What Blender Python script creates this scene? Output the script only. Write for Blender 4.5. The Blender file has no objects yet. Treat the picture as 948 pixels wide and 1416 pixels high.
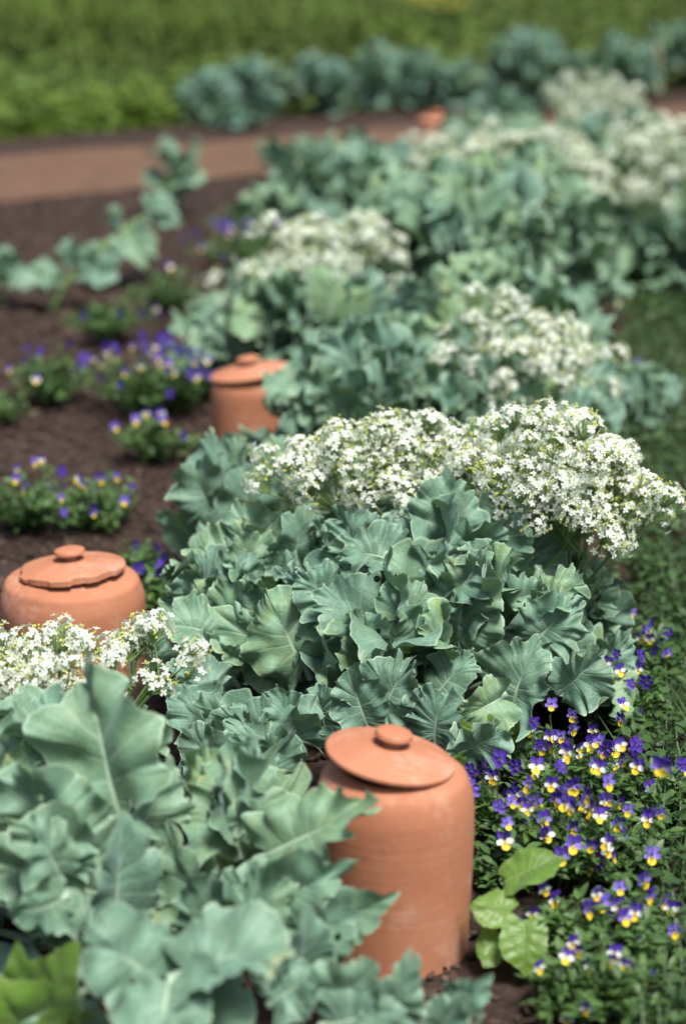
import bpy, math, random
import numpy as np
from mathutils import Vector, Matrix
R = math.radians
C = bpy.context.scene.collection
rng = np.random.default_rng(11)

# ------------------------------------------------------------------ camera
CAM = np.array((0.0, 0.0, 1.75)); PITCH = R(18); FPX = 3000.0
cam_d = bpy.data.cameras.new('camera'); cam = bpy.data.objects.new('camera', cam_d); C.objects.link(cam)
cam.location = CAM; cam.rotation_euler = (R(90) - PITCH, 0, 0)
cam_d.sensor_fit = 'VERTICAL'; cam_d.sensor_height = 36; cam_d.lens = 36 * FPX / 1416
cam_d.clip_end = 2000; cam_d.clip_start = .05
cam_d.dof.use_dof = True; cam_d.dof.focus_distance = 3.95
APER = .043
cam_d.dof.aperture_fstop = cam_d.lens / 1000 / APER
bpy.context.scene.camera = cam

# ------------------------------------------------------------------ sky, sun, exposure
SUN_EL, SUN_AZ = R(64), R(150)       # azimuth measured clockwise from +Y: behind the camera, to its right
w = bpy.data.worlds.new('World'); bpy.context.scene.world = w; w.use_nodes = True
nt = w.node_tree; bg = nt.nodes['Background']
sky = nt.nodes.new('ShaderNodeTexSky'); sky.sky_type = 'NISHITA'; sky.sun_disc = False
sky.sun_elevation = SUN_EL; sky.sun_rotation = SUN_AZ; sky.dust_density = 3.0; sky.air_density = 1.0; sky.ozone_density = .6
nt.links.new(sky.outputs[0], bg.inputs[0]); bg.inputs[1].default_value = .08
sd = bpy.data.lights.new('sun', 'SUN'); sd.energy = 3.6; sd.angle = R(16); sd.color = (1, .98, .94)
sun = bpy.data.objects.new('sun', sd); C.objects.link(sun)
sdir = Vector((math.sin(SUN_AZ) * math.cos(SUN_EL), math.cos(SUN_AZ) * math.cos(SUN_EL), math.sin(SUN_EL)))
sun.rotation_euler = sdir.to_track_quat('Z', 'Y').to_euler()
sc = bpy.context.scene
sc.view_settings.view_transform = 'Standard'; sc.view_settings.look = 'None'; sc.view_settings.gamma = 1
sc.view_settings.exposure = .97
sc.render.engine = 'CYCLES'; sc.cycles.max_bounces = 6; sc.cycles.use_denoising = True
sc.cycles.transmission_bounces = 4; sc.cycles.diffuse_bounces = 4; sc.cycles.glossy_bounces = 2

def P(px, py, Y):
    """world point seen at photo pixel px,py at the ground distance Y"""
    a = PITCH + math.atan((py - 708) / FPX)
    z = CAM[2] - Y * math.tan(a)
    depth = Y * math.cos(PITCH) + (CAM[2] - z) * math.sin(PITCH)
    return np.array(((px - 474) / FPX * depth, Y, z))
def G(px, py, z=0.0):
    """ground point seen at photo pixel px,py"""
    a = PITCH + math.atan((py - 708) / FPX)
    return P(px, py, (CAM[2] - z) / math.tan(a))

# ------------------------------------------------------------------ materials
def mat(name):
    m = bpy.data.materials.new(name); m.use_nodes = True
    t = m.node_tree; b = t.nodes['Principled BSDF']
    return m, t, b
def N(t, kind, **kw):
    n = t.nodes.new(kind)
    for k, v in kw.items():
        if k.startswith('i_'):
            n.inputs[int(k[2:])].default_value = v
        else: setattr(n, k, v)
    return n
def lk(t, a, b): t.links.new(a, b)
def math_n(t, op, a, b=None, c=None, clamp=False):
    n = t.nodes.new('ShaderNodeMath'); n.operation = op; n.use_clamp = clamp
    for i, x in enumerate((a, b, c)):
        if x is None: continue
        if isinstance(x, (int, float)): n.inputs[i].default_value = x
        else: t.links.new(x, n.inputs[i])
    return n.outputs[0]
def mixc(t, f, a, b):
    n = t.nodes.new('ShaderNodeMix'); n.data_type = 'RGBA'
    for s, x in ((0, f), (6, a), (7, b)):
        if isinstance(x, (int, float)): n.inputs[s].default_value = x
        elif isinstance(x, tuple): n.inputs[s].default_value = (*x, 1)
        else: t.links.new(x, n.inputs[s])
    return n.outputs[2]
def noise(t, scale, detail=3, rough=.5, coord='Object', vec=None):
    n = t.nodes.new('ShaderNodeTexNoise'); n.inputs['Scale'].default_value = scale
    n.inputs['Detail'].default_value = detail; n.inputs['Roughness'].default_value = rough
    if vec is None:
        tc = t.nodes.new('ShaderNodeTexCoord'); vec = tc.outputs[coord]
    t.links.new(vec, n.inputs['Vector']); return n
def ramp(t, fac, stops):
    r = t.nodes.new('ShaderNodeValToRGB'); e = r.color_ramp.elements
    while len(e) < len(stops): e.new(.5)
    for q, (p, c) in zip(e, stops): q.position = p; q.color = (*c, 1)
    t.links.new(fac, r.inputs[0]); return r.outputs[0]
def sstep(t, x, lo, hi):
    n = t.nodes.new('ShaderNodeMapRange'); n.interpolation_type = 'SMOOTHSTEP'
    n.inputs[1].default_value = lo; n.inputs[2].default_value = hi; t.links.new(x, n.inputs[0]); return n.outputs[0]

def leaf_material(name, blue, green, pale, nveins=6, rough=.55, trans=.12, tcol=(.14, .26, .05), bumpd=.0020, vein_amt=.5, fine=130, holes=False):
    m, t, b = mat(name)
    uv = N(t, 'ShaderNodeUVMap'); uv.uv_map = 'UVMap'
    sp = N(t, 'ShaderNodeSeparateXYZ'); lk(t, uv.outputs[0], sp.inputs[0])
    nz = noise(t, 22, 3)
    au = math_n(t, 'MULTIPLY', math_n(t, 'ABSOLUTE', math_n(t, 'SUBTRACT', sp.outputs[0], .5)), 2)
    v = sp.outputs[1]
    rib = math_n(t, 'SUBTRACT', 1, sstep(t, math_n(t, 'ADD', au, math_n(t, 'MULTIPLY', v, .05)), .035, .095), clamp=True)
    vv = math_n(t, 'ADD', v, math_n(t, 'MULTIPLY', math_n(t, 'SUBTRACT', nz.outputs[0], .5), .07))
    fr = math_n(t, 'FRACT', math_n(t, 'ADD', math_n(t, 'MULTIPLY', vv, nveins), .5))
    d = math_n(t, 'ABSOLUTE', math_n(t, 'SUBTRACT', fr, .5))
    wd = math_n(t, 'ADD', math_n(t, 'MULTIPLY', math_n(t, 'SUBTRACT', 1, au), .16), .03)
    lat = math_n(t, 'SUBTRACT', 1, math_n(t, 'DIVIDE', d, wd), clamp=True)
    lat = math_n(t, 'MULTIPLY', lat, math_n(t, 'SUBTRACT', 1.0, math_n(t, 'MULTIPLY', au, .75)))
    vo = N(t, 'ShaderNodeTexVoronoi', feature='DISTANCE_TO_EDGE'); vo.inputs['Scale'].default_value = fine
    tc = N(t, 'ShaderNodeTexCoord'); lk(t, tc.outputs['Object'], vo.inputs['Vector'])
    ret = math_n(t, 'SUBTRACT', 1, sstep(t, vo.outputs[0], .0, .12), clamp=True)
    vo2 = N(t, 'ShaderNodeTexVoronoi', feature='DISTANCE_TO_EDGE'); vo2.inputs['Scale'].default_value = fine * .36; lk(t, tc.outputs['Object'], vo2.inputs['Vector'])
    ret2 = math_n(t, 'SUBTRACT', 1, sstep(t, vo2.outputs[0], .0, .10), clamp=True)
    at = N(t, 'ShaderNodeAttribute', attribute_name='tint')
    nz2 = noise(t, 9, 4, .6)
    base = mixc(t, math_n(t, 'ADD', at.outputs['Fac'], math_n(t, 'MULTIPLY', math_n(t, 'SUBTRACT', nz2.outputs[0], .5), .5), clamp=True), blue, green)
    # wax bloom: uneven, paler patches
    base = mixc(t, math_n(t, 'MULTIPLY', sstep(t, nz.outputs[0], .38, .66), .5), base, tuple(min(1, c * 1.75) for c in blue))
    veins = math_n(t, 'MAXIMUM', rib, math_n(t, 'MULTIPLY', lat, vein_amt))
    veins = math_n(t, 'MAXIMUM', veins, math_n(t, 'MULTIPLY', ret, .10))
    veins = math_n(t, 'MAXIMUM', veins, math_n(t, 'MULTIPLY', ret2, .20))
    base = mixc(t, math_n(t, 'MULTIPLY', veins, .85), base, pale)
    edge = sstep(t, au, .945, .985)
    base = mixc(t, math_n(t, 'MULTIPLY', edge, .58), base, pale)
    old = math_n(t, 'MULTIPLY', sstep(t, au, .72, 1.0), sstep(t, nz2.outputs[0], .58, .68))
    base = mixc(t, math_n(t, 'MULTIPLY', old, .6), base, (.30, .27, .10))
    lk(t, base, b.inputs['Base Color'])
    b.inputs['Roughness'].default_value = rough; b.inputs['Specular IOR Level'].default_value = .45; b.inputs['Sheen Weight'].default_value = .25; b.inputs['Sheen Roughness'].default_value = .4; b.inputs['Sheen Tint'].default_value = (.75, .92, .95, 1)
    h = math_n(t, 'ADD', math_n(t, 'MULTIPLY', veins, -1.0), math_n(t, 'MULTIPLY', nz.outputs[0], 1.6))
    bu = N(t, 'ShaderNodeBump'); bu.inputs['Distance'].default_value = bumpd; bu.inputs['Strength'].default_value = .8
    lk(t, h, bu.inputs['Height']); lk(t, bu.outputs[0], b.inputs['Normal'])
    tr = N(t, 'ShaderNodeBsdfTranslucent'); tr.inputs[0].default_value = (*tcol, 1)
    mx = N(t, 'ShaderNodeMixShader'); mx.inputs[0].default_value = trans
    lk(t, b.outputs[0], mx.inputs[1]); lk(t, tr.outputs[0], mx.inputs[2])
    if holes:   # slug holes
        vh = N(t, 'ShaderNodeTexVoronoi'); vh.inputs['Scale'].default_value = 26; lk(t, tc.outputs['Object'], vh.inputs['Vector'])
        sx = N(t, 'ShaderNodeSeparateColor'); lk(t, vh.outputs['Color'], sx.inputs[0])
        hm = math_n(t, 'MULTIPLY', math_n(t, 'LESS_THAN', math_n(t, 'ADD', vh.outputs['Distance'], math_n(t, 'MULTIPLY', nz2.outputs[0], .12)), .22), math_n(t, 'GREATER_THAN', sx.outputs[0], .90))
        hm = math_n(t, 'MULTIPLY', hm, math_n(t, 'GREATER_THAN', au, .12))
        tp = N(t, 'ShaderNodeBsdfTransparent'); mh = N(t, 'ShaderNodeMixShader'); lk(t, hm, mh.inputs[0]); lk(t, mx.outputs[0], mh.inputs[1]); lk(t, tp.outputs[0], mh.inputs[2]); mx = mh
    lk(t, mx.outputs[0], t.nodes['Material Output'].inputs[0])
    return m
M = {}
M['kale'] = leaf_material('glaucous_leaf', (.078, .156, .110), (.150, .238, .088), (.34, .45, .31), holes=True)
M['far'] = leaf_material('far_glaucous_leaf', (.055, .122, .095), (.085, .155, .050), (.18, .27, .16), vein_amt=.3)
M['bright'] = leaf_material('bright_green_leaf', (.070, .145, .022), (.135, .225, .033), (.22, .31, .08), nveins=7, rough=.42, trans=.3, tcol=(.35, .5, .06), fine=90)
def simple(name, a, b_, scale, rough=.6, trans=0, tcol=None, spec=.4):
    m, t, b = mat(name)
    at = N(t, 'ShaderNodeAttribute', attribute_name='tint')
    nz = noise(t, scale, 3)
    f = math_n(t, 'ADD', math_n(t, 'MULTIPLY', at.outputs['Fac'], .7), math_n(t, 'MULTIPLY', nz.outputs[0], .3), clamp=True)
    lk(t, mixc(t, f, a, b_), b.inputs['Base Color']); b.inputs['Roughness'].default_value = rough
    b.inputs['Specular IOR Level'].default_value = spec
    if trans:
        tr = N(t, 'ShaderNodeBsdfTranslucent'); tr.inputs[0].default_value = (*(tcol or b_), 1)
        mx = N(t, 'ShaderNodeMixShader'); mx.inputs[0].default_value = trans
        lk(t, b.outputs[0], mx.inputs[1]); lk(t, tr.outputs[0], mx.inputs[2])
        lk(t, mx.outputs[0], t.nodes['Material Output'].inputs[0])
    return m
M['stem'] = simple('pale_green_stem', (.09, .17, .045), (.20, .29, .10), 30)
M['petal'] = simple('white_petal', (.84, .86, .84), (.88, .90, .88), 40, .6, .4, (.85, .95, .70))
M['bud'] = simple('yellow_green_bud', (.38, .45, .08), (.60, .58, .12), 60)
M['vleaf'] = simple('viola_leaf', (.028, .070, .020), (.080, .15, .034), 14, .5, .15, (.12, .22, .03))
M['vpurple'] = simple('deep_violet_petal', (.030, .010, .15), (.075, .030, .32), 50, .55, .15, (.12, .04, .5))
M['vlilac'] = simple('lilac_petal', (.10, .06, .40), (.30, .22, .66), 50, .55, .2)
M['vwhite'] = simple('cream_petal', (.62, .60, .62), (.80, .78, .74), 50, .55, .2)
M['vyellow'] = simple('yellow_petal', (.78, .50, .02), (.85, .66, .04), 50, .55, .2)
M['cover'] = simple('lawn_leaf', (.016, .042, .013), (.055, .105, .025), 5, .5, .15, (.08, .16, .02))
M['weedy'] = simple('meadow_weed_leaf', (.055, .115, .014), (.13, .20, .024), 3, .5, .2, (.16, .26, .02))
M['yellow'] = simple('yellow_bloom', (.60, .50, .03), (.75, .62, .05), 10)

def grass_mat():
    m, t, b = mat('meadow_grass')
    n1 = noise(t, .55, 3); n2 = noise(t, 3.0, 3)
    at = N(t, 'ShaderNodeAttribute', attribute_name='tint')
    c = ramp(t, n1.outputs[0], [(.36, (.022, .048, .008)), (.5, (.050, .105, .014)), (.62, (.110, .185, .022))])
    c2 = ramp(t, n2.outputs[0], [(.35, (.026, .038, .010)), (.65, (.090, .105, .028))])
    c = mixc(t, .42, c, c2)
    c = mixc(t, math_n(t, 'MULTIPLY', at.outputs['Fac'], .35), c, (.11, .13, .035))
    lk(t, c, b.inputs['Base Color']); b.inputs['Roughness'].default_value = .7; b.inputs['Specular IOR Level'].default_value = .12
    return m
M['grass'] = grass_mat()
def soil_mat(name, a, b_, c_, s1, s2, bump=.01):
    m, t, b = mat(name)
    n1 = noise(t, s1, 8, .7); n2 = noise(t, s2, 6, .65)
    col = ramp(t, n2.outputs[0], [(.3, a), (.5, b_), (.75, c_)])
    col = mixc(t, math_n(t, 'MULTIPLY', sstep(t, n1.outputs[0], .35, .7), .4), col, b_)
    n0 = noise(t, 1.7, 4, .6); col = mixc(t, math_n(t, 'MULTIPLY', sstep(t, n0.outputs[0], .5, .68), .28), col, c_)
    lk(t, col, b.inputs['Base Color']); b.inputs['Roughness'].default_value = .95; b.inputs['Specular IOR Level'].default_value = .15
    bu = N(t, 'ShaderNodeBump'); bu.inputs['Distance'].default_value = bump; lk(t, n2.outputs[0], bu.inputs['Height']); lk(t, bu.outputs[0], b.inputs['Normal'])
    return m
M['soil'] = soil_mat('dark_soil', (.014, .009, .007), (.036, .023, .018), (.075, .050, .038), 1.2, 45)
M['path'] = soil_mat('bare_earth_path', (.080, .043, .026), (.108, .061, .038), (.140, .086, .056), .9, 12, .004)
M['under'] = soil_mat('meadow_ground', (.025, .040, .014), (.045, .068, .020), (.07, .095, .03), .6, 20)
M['chip'] = simple('bark_chip', (.016, .010, .008), (.115, .075, .054), 25, .9, spec=.15)
def clay_mat():
    m, t, b = mat('terracotta')
    n1 = noise(t, 5, 5, .6); n2 = noise(t, 160, 4, .6)
    tc = N(t, 'ShaderNodeTexCoord'); mp = N(t, 'ShaderNodeMapping'); mp.inputs['Scale'].default_value = (1.5, 1.5, 70)
    lk(t, tc.outputs['Object'], mp.inputs[0]); n3 = noise(t, 2, 3, .5, vec=mp.outputs[0])
    col = ramp(t, n1.outputs[0], [(.25, (.29, .108, .056)), (.5, (.365, .148, .078)), (.78, (.43, .19, .108))])
    n4 = noise(t, 14, 6, .7)
    col = mixc(t, math_n(t, 'MULTIPLY', sstep(t, n4.outputs[0], .50, .66), .5), col, (.47, .27, .19))
    n5 = noise(t, 9, 5, .75); col = mixc(t, math_n(t, 'MULTIPLY', sstep(t, n5.outputs[0], .56, .68), .35), col, (.20, .085, .050))
    col = mixc(t, math_n(t, 'MULTIPLY', sstep(t, n2.outputs[0], .60, .72), .25), col, (.30, .11, .06))
    lk(t, col, b.inputs['Base Color']); b.inputs['Roughness'].default_value = .82; b.inputs['Specular IOR Level'].default_value = .25
    h = math_n(t, 'ADD', math_n(t, 'MULTIPLY', n3.outputs[0], .8), math_n(t, 'MULTIPLY', n2.outputs[0], .25))
    bu = N(t, 'ShaderNodeBump'); bu.inputs['Distance'].default_value = .0014; bu.inputs['Strength'].default_value = .5
    lk(t, h, bu.inputs['Height']); lk(t, bu.outputs[0], b.inputs['Normal'])
    return m
M['clay'] = clay_mat()
M['wood'] = soil_mat('weathered_wood', (.40, .27, .13), (.52, .36, .18), (.60, .44, .25), 3, 20, .002)

# ------------------------------------------------------------------ mesh plumbing
class Acc:
    """collects geometry, links it as one mesh object"""
    def __init__(s): s.V = []; s.F4 = []; s.F3 = []; s.UV = []; s.T = []; s.m4 = []; s.m3 = []; s.n = 0
    def add(s, V, F4=None, F3=None, uv=None, tint=0.5, mi=0):
        V = np.asarray(V, float); k = len(V)
        s.V.append(V); s.UV.append(np.zeros((k, 2)) + .5 if uv is None else uv)
        s.T.append(np.full(k, tint) if np.isscalar(tint) else tint)
        if F4 is not None and len(F4): s.F4.append(np.asarray(F4) + s.n); s.m4.append(np.full(len(F4), mi))
        if F3 is not None and len(F3): s.F3.append(np.asarray(F3) + s.n); s.m3.append(np.full(len(F3), mi))
        s.n += k
    def mesh(s, name, mats, smooth=True):
        V = np.concatenate(s.V); UV = np.concatenate(s.UV); T = np.concatenate(s.T)
        F4 = np.concatenate(s.F4) if s.F4 else np.zeros((0, 4), int); F3 = np.concatenate(s.F3) if s.F3 else np.zeros((0, 3), int)
        mi = np.concatenate([*s.m4, *s.m3])
        loops = np.concatenate([F4.ravel(), F3.ravel()]).astype(np.int32)
        st = np.concatenate([np.arange(len(F4)) * 4, len(F4) * 4 + np.arange(len(F3)) * 3]).astype(np.int32)
        me = bpy.data.meshes.new(name)
        me.vertices.add(len(V)); me.vertices.foreach_set('co', V.ravel().astype(np.float32))
        me.loops.add(len(loops)); me.loops.foreach_set('vertex_index', loops)
        me.polygons.add(len(st)); me.polygons.foreach_set('loop_start', st)
        me.update(calc_edges=True)
        me.polygons.foreach_set('material_index', mi.astype(np.int32))
        me.polygons.foreach_set('use_smooth', np.full(len(st), smooth))
        ul = me.uv_layers.new(name='UVMap'); ul.data.foreach_set('uv', UV[loops].ravel().astype(np.float32))
        at = me.attributes.new('tint', 'FLOAT', 'POINT'); at.data.foreach_set('value', T.astype(np.float32))
        for m in mats: me.materials.append(M[m])
        me.update(); return me
    def build(s, name, mats, parent=None, smooth=True):
        me = s.mesh(name, mats, smooth); o = bpy.data.objects.new(name, me); C.objects.link(o)
        if parent is not None: o.parent = parent
        return o
def tag(o, label=None, cat=None, group=None, kind=None):
    if label: o['label'] = label
    if cat: o['category'] = cat
    if group: o['group'] = group
    if kind: o['kind'] = kind
    return o
def thing(name, label, cat, loc, group=None):
    o = bpy.data.objects.new(name, None); C.objects.link(o); o.location = tuple(loc); o.empty_display_size = .1
    return tag(o, label, cat, group)
def grid_faces(a, b, off=0):
    i = np.arange(a - 1)[:, None]; j = np.arange(b - 1)[None, :]
    k = (i * b + j).ravel() + off
    return np.stack([k, k + 1, k + b + 1, k + b], 1)
def unit(v): return np.asarray(v, float) / max(1e-9, np.linalg.norm(v))
def tube(pts, rad, n=6, close=False):
    pts = np.asarray(pts, float); k = len(pts); rad = np.broadcast_to(rad, k)
    tg = np.gradient(pts, axis=0); tg /= np.maximum(1e-9, np.linalg.norm(tg, axis=1))[:, None]
    ref = np.array((.31, .17, .93)) if abs(tg[0][2]) < .9 else np.array((.95, .2, .1))
    a = np.cross(tg, ref); a /= np.maximum(1e-9, np.linalg.norm(a, axis=1))[:, None]; b = np.cross(tg, a)
    th = np.linspace(0, 2 * np.pi, n + 1)
    V = pts[:, None, :] + rad[:, None, None] * (np.cos(th)[None, :, None] * a[:, None, :] + np.sin(th)[None, :, None] * b[:, None, :])
    return V.reshape(-1, 3), grid_faces(k, n + 1)
def wav(r, x, f, n=3):
    """random smooth 1-D wave with n incommensurate frequencies around f"""
    y = 0
    for i in range(n):
        y = y + np.sin(2 * np.pi * (f * (.6 + .5 * i) + r.uniform(-.25, .25) * f * .3) * x + r.uniform(0, 6.28)) / (1 + .55 * i)
    return y

def leaf_geo(r, L, W, pet, nv=44, nu=6, ruffle=.06, freq=4.5, lobe=.22, nl=4, fold=.15, droop=.6, twist=.2, prad=.006, nveins=6, crumple=.016, frill=.008):
    """one leaf in its own frame: x across, y from petiole base to tip, z the upper side"""
    v = np.linspace(0, 1, nv + 1); uu = np.linspace(0, 1, nu + 1) ** .85
    Vs, UVs, Fs = [], [], []; off = 0
    pos_m = .64 * L * v ** .95
    low = [r.uniform(-1, 1) for _ in range(6)]
    vw = v ** r.uniform(.8, 1.15) + .022 * np.sin(6.3 * v + low[2] * 3) + .012 * np.sin(15 * v + low[4] * 3)
    crum = [(r.normal(0, 9), r.normal(0, 9), r.uniform(0, 6.28), r.uniform(.4, 1)) for _ in range(5)]
    c1 = r.uniform(.03, .12) * (ruffle / .1)
    for side in (-1, 1):
        al = R(r.uniform(118, 146)) * (1 - v) ** r.uniform(.85, 1.0)
        prof = np.interp(v, [0, .12, .3, .5, .7, .88, 1], [.34, .47, .54, .56, .52, .44, .0])
        prof = prof * W; prof = np.where(v > .88, np.interp(v, [.88, 1], [.44 * W, .37 * L]), prof)
        k = np.exp(-.5 * ((np.arange(-4, 5)) / 2.) ** 2); k /= k.sum()
        prof = np.convolve(np.pad(prof, 4, 'edge'), k, 'valid')
        ph = r.uniform(0, 1)
        env = np.clip((1.02 - v) * 8, 0, 1)
        cut = np.zeros_like(v)
        for kk in range(nl):
            vc = (kk + r.uniform(.15, .95)) / (nl + .15); wd = r.uniform(.018, .045)
            cut = np.maximum(cut, r.uniform(.35, 1.25) * lobe * np.exp(-np.abs((v - vc) / wd) ** 1.3))
        sc2 = np.abs(np.sin(np.pi * (nl * 3.1 * v + ph * 3 + .5 * np.sin(9 * v + low[5] * 3)))) ** .6
        rr = prof * (1 - env * cut - env * lobe * .22 * (1 - sc2)) * (1 + .07 * wav(r, v, 1.6, 2) * env)
        A = ruffle * W * (1 - .5 * v) * (.55 + .45 * np.clip(v * 6, 0, 1))
        amp = .65 + .35 * np.sin(2 * np.pi * v * 1.3 + r.uniform(0, 6))
        rz = A * amp * wav(r, v, freq, 3); rt = A * .42 * amp * wav(r, v, freq, 2); rx = A * .28 * wav(r, v, freq * .9, 2)
        U = uu[None, :]
        x = (rr * np.sin(al))[:, None] * U + rx[:, None] * U ** 4
        y = pos_m[:, None] + (rr * np.cos(al))[:, None] * U + rt[:, None] * U ** 3
        z = rz[:, None] * U ** 3.0 * env[:, None]
        puck = np.abs(np.sin(np.pi * nveins * vw)) ** .7
        z = z + .006 * W * puck[:, None] * np.sin(np.pi * np.clip(U, 0, 1)) * env[:, None]
        fa = frill * W * env * (.5 + .5 * np.sin(5 * v + low[3] * 3))
        z = z + (fa * wav(r, v, 13, 3))[:, None] * U ** 5; x = x + (fa * .5 * wav(r, v, 12, 2))[:, None] * U ** 6; y = y + (fa * .6 * wav(r, v, 13, 2))[:, None] * U ** 6
        for (ka, kb, kp, kz) in crum: z = z + W * crumple * kz * np.sin(ka * x / W + kb * y / W + kp + side) * np.minimum(1, U * 2.5) * env[:, None]
        z = z + W * (c1 * np.sin(5.5 * v + low[0] * 3 + side))[:, None] * U ** 4 * env[:, None]
        z = z + fold * x - .28 * fold * x * x / (.5 * W) 
        z = z + W * .035 * (np.sin(9 * x / W + low[1] * 3 + 5 * y / L) * low[2] + np.sin(7 * y / L + low[3] * 3) * low[4]) * U
        x = x * side
        Vs.append(np.stack([x, y, z], -1).reshape(-1, 3))
        UVs.append(np.stack([np.broadcast_to(.5 + side * .5 * U, x.shape), np.broadcast_to(vw[:, None], x.shape)], -1).reshape(-1, 2))
        f = grid_faces(nv + 1, nu + 1, off)
        if side == -1: f = f[:, ::-1]
        Fs.append(f); off += (nv + 1) * (nu + 1)
    # petiole and raised midrib underneath
    ns = 9
    s = np.linspace(-pet, .55 * L, ns); pr = np.interp(s, [-pet, 0, .55 * L], [prad * 1.35, prad * .8, prad * .22])
    pts = np.stack([0 * s, s, -pr * .75], 1); tv, tf = tube(pts, pr, 6)
    Vs.append(tv); UVs.append(np.stack([np.full(len(tv), .5), np.full(len(tv), .1)], 1)); Fs.append(tf + off)
    V = np.concatenate(Vs); UV = np.concatenate(UVs); F = np.concatenate(Fs)
    # bend along the length
    T = L + pet; q = np.linspace(0, 1, 60); th = -droop * (.25 * q + .75 * q ** 1.8)
    ds = T / 59
    cy = np.concatenate([[0], np.cumsum(np.cos(th[:-1]) * ds)]); cz = np.concatenate([[0], np.cumsum(np.sin(th[:-1]) * ds)])
    sq = (V[:, 1] + pet) / T; sqc = np.clip(sq, 0, 1)
    py = np.interp(sqc, q, cy); pz = np.interp(sqc, q, cz); a = np.interp(sqc, q, th); ex = (sq - sqc) * T
    tw = twist * sqc ** 1.5
    X = V[:, 0] * np.cos(tw) - V[:, 2] * np.sin(tw); Zl = V[:, 0] * np.sin(tw) + V[:, 2] * np.cos(tw)
    Y = py + ex * np.cos(a) - Zl * np.sin(a); Z = pz + ex * np.sin(a) + Zl * np.cos(a)
    V = np.stack([X, Y, Z], 1); chord = np.array((0, cy[-1], cz[-1]))
    return V, F, UV, chord

def leaf_between(r, base, tip, W=None, nrm=None, bladef=.62, nj=.28, **kw):
    """leaf from base to tip, its upper side facing nrm"""
    base = np.asarray(base, float); tip = np.asarray(tip, float); d = tip - base; D = np.linalg.norm(d)
    L = D * bladef; pet = D - L
    if W is None: W = L * r.uniform(.95, 1.25)
    V, F, UV, ch = leaf_geo(r, L, W, pet, **kw)
    # rotate so the chord is +Y, scale to length
    a = math.atan2(ch[2], ch[1]); c_, s_ = math.cos(-a), math.sin(-a); k = D / np.linalg.norm(ch)
    y = V[:, 1] * c_ - V[:, 2] * s_; z = V[:, 1] * s_ + V[:, 2] * c_
    V = np.stack([V[:, 0] , y, z], 1) * k
    yy = d / D; nn = np.array((0, -.5, 1.)) if nrm is None else np.asarray(nrm, float)
    nn = nn + r.normal(0, nj, 3); nn = nn - yy * nn.dot(yy); nn = unit(nn); xx = np.cross(yy, nn)
    V = base + V[:, :1] * xx + V[:, 1:2] * yy + V[:, 2:3] * nn
    return V, F, UV

CURLY = dict(ruffle=.20, freq=5.5, lobe=.24, nl=6, crumple=.028, frill=.040)
SMOOTH = dict(ruffle=.115, freq=2.9, lobe=.20, nl=4, frill=.022)
MEDIUM = dict(ruffle=.175, freq=4.0, lobe=.20, nl=5, frill=.026, crumple=.024)

# ------------------------------------------------------------------ the setting
def sheet(name, poly, z, m, parent=None):
    a = Acc(); V = [(x, y, z) for x, y in poly]; c = np.mean(V, axis=0); V = [c] + V; n = len(poly)
    a.add(V, F3=[(0, 1 + i, 1 + (i + 1) % n) for i in range(n)]); return a.build(name, [m], smooth=False)
g = sheet('ground', [(-400, -60), (400, -60), (400, 600), (-400, 600)], -.05, 'under'); tag(g, kind='structure')
def fbm2(x, y, s, seed, o=4):
    r = np.random.default_rng(seed); z = 0
    for i in range(o):
        for _ in range(3):
            a = r.uniform(0, 6.28); f = s * 2 ** i * r.uniform(.7, 1.3)
            z = z + np.sin(f * (x * math.cos(a) + y * math.sin(a)) + r.uniform(0, 6.28)) * .5 ** i / 3
    return z
# planted bed: uneven dark soil from the camera to the path
p0 = G(0, 283); p1 = G(380, 243)
slope = (p1[1] - p0[1]) / (p1[0] - p0[0])
def path_near(x): return p0[1] + slope * (x - p0[0])
q0 = G(0, 196); q1 = G(380, 170)
sl2 = (q1[1] - q0[1]) / (q1[0] - q0[0])
def path_far(x): return q0[1] + sl2 * (x - q0[0])
def bed_right(y): return .50 + .125 * (y - 2.88)
def soilz(x, y): return .012 * fbm2(x, y, 5, 3, 4) + .004
bed = Acc()
nx, ny = 200, 260; tt = np.linspace(0, 1, ny); ss = np.linspace(0, 1, nx)
yy0 = np.broadcast_to((1.2 + tt * 10)[:, None], (ny, nx)); xx0 = -4.2 + ss[None, :] * (bed_right(yy0) + .1 + 4.2)
yb = 1.2 + tt[:, None] * (path_near(xx0) + .15 - 1.2)
xx0 = -4.2 + ss[None, :] * (bed_right(yb) + .1 + 4.2)
bed.add(np.stack([xx0, yb, soilz(xx0, yb)], -1).reshape(-1, 3), F4=grid_faces(ny, nx))
tag(bed.build('planting_bed_soil', ['soil']), kind='structure')
# the bare earth path crossing behind the bed, and the soil strip beyond it
def strip(name, ylo, yhi, m, z, amp):
    a = Acc(); nx, ny = 160, 20; x = np.linspace(-9, 9, nx)[None, :]; t = np.linspace(0, 1, ny)[:, None]
    y = ylo(x) + t * (yhi(x) - ylo(x)); X = np.broadcast_to(x, y.shape)
    a.add(np.stack([X, y, z + amp * fbm2(X, y, 2.5, 8, 3)], -1).reshape(-1, 3), F4=grid_faces(ny, nx))
    return tag(a.build(name, [m]), kind='structure')
mid = lambda x: path_far(x) * .66 + path_near(x) * .34
strip('path', lambda x: path_near(x) + .0 + .06 * fbm2(x, x * 0, 2, 4), lambda x: mid(x) + .1 * fbm2(x, x * 0, 2, 5), 'path', .012, .010)
strip('soil_strip', lambda x: mid(x) - .15, lambda x: path_far(x) + .3, 'soil', .0, .012)
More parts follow.
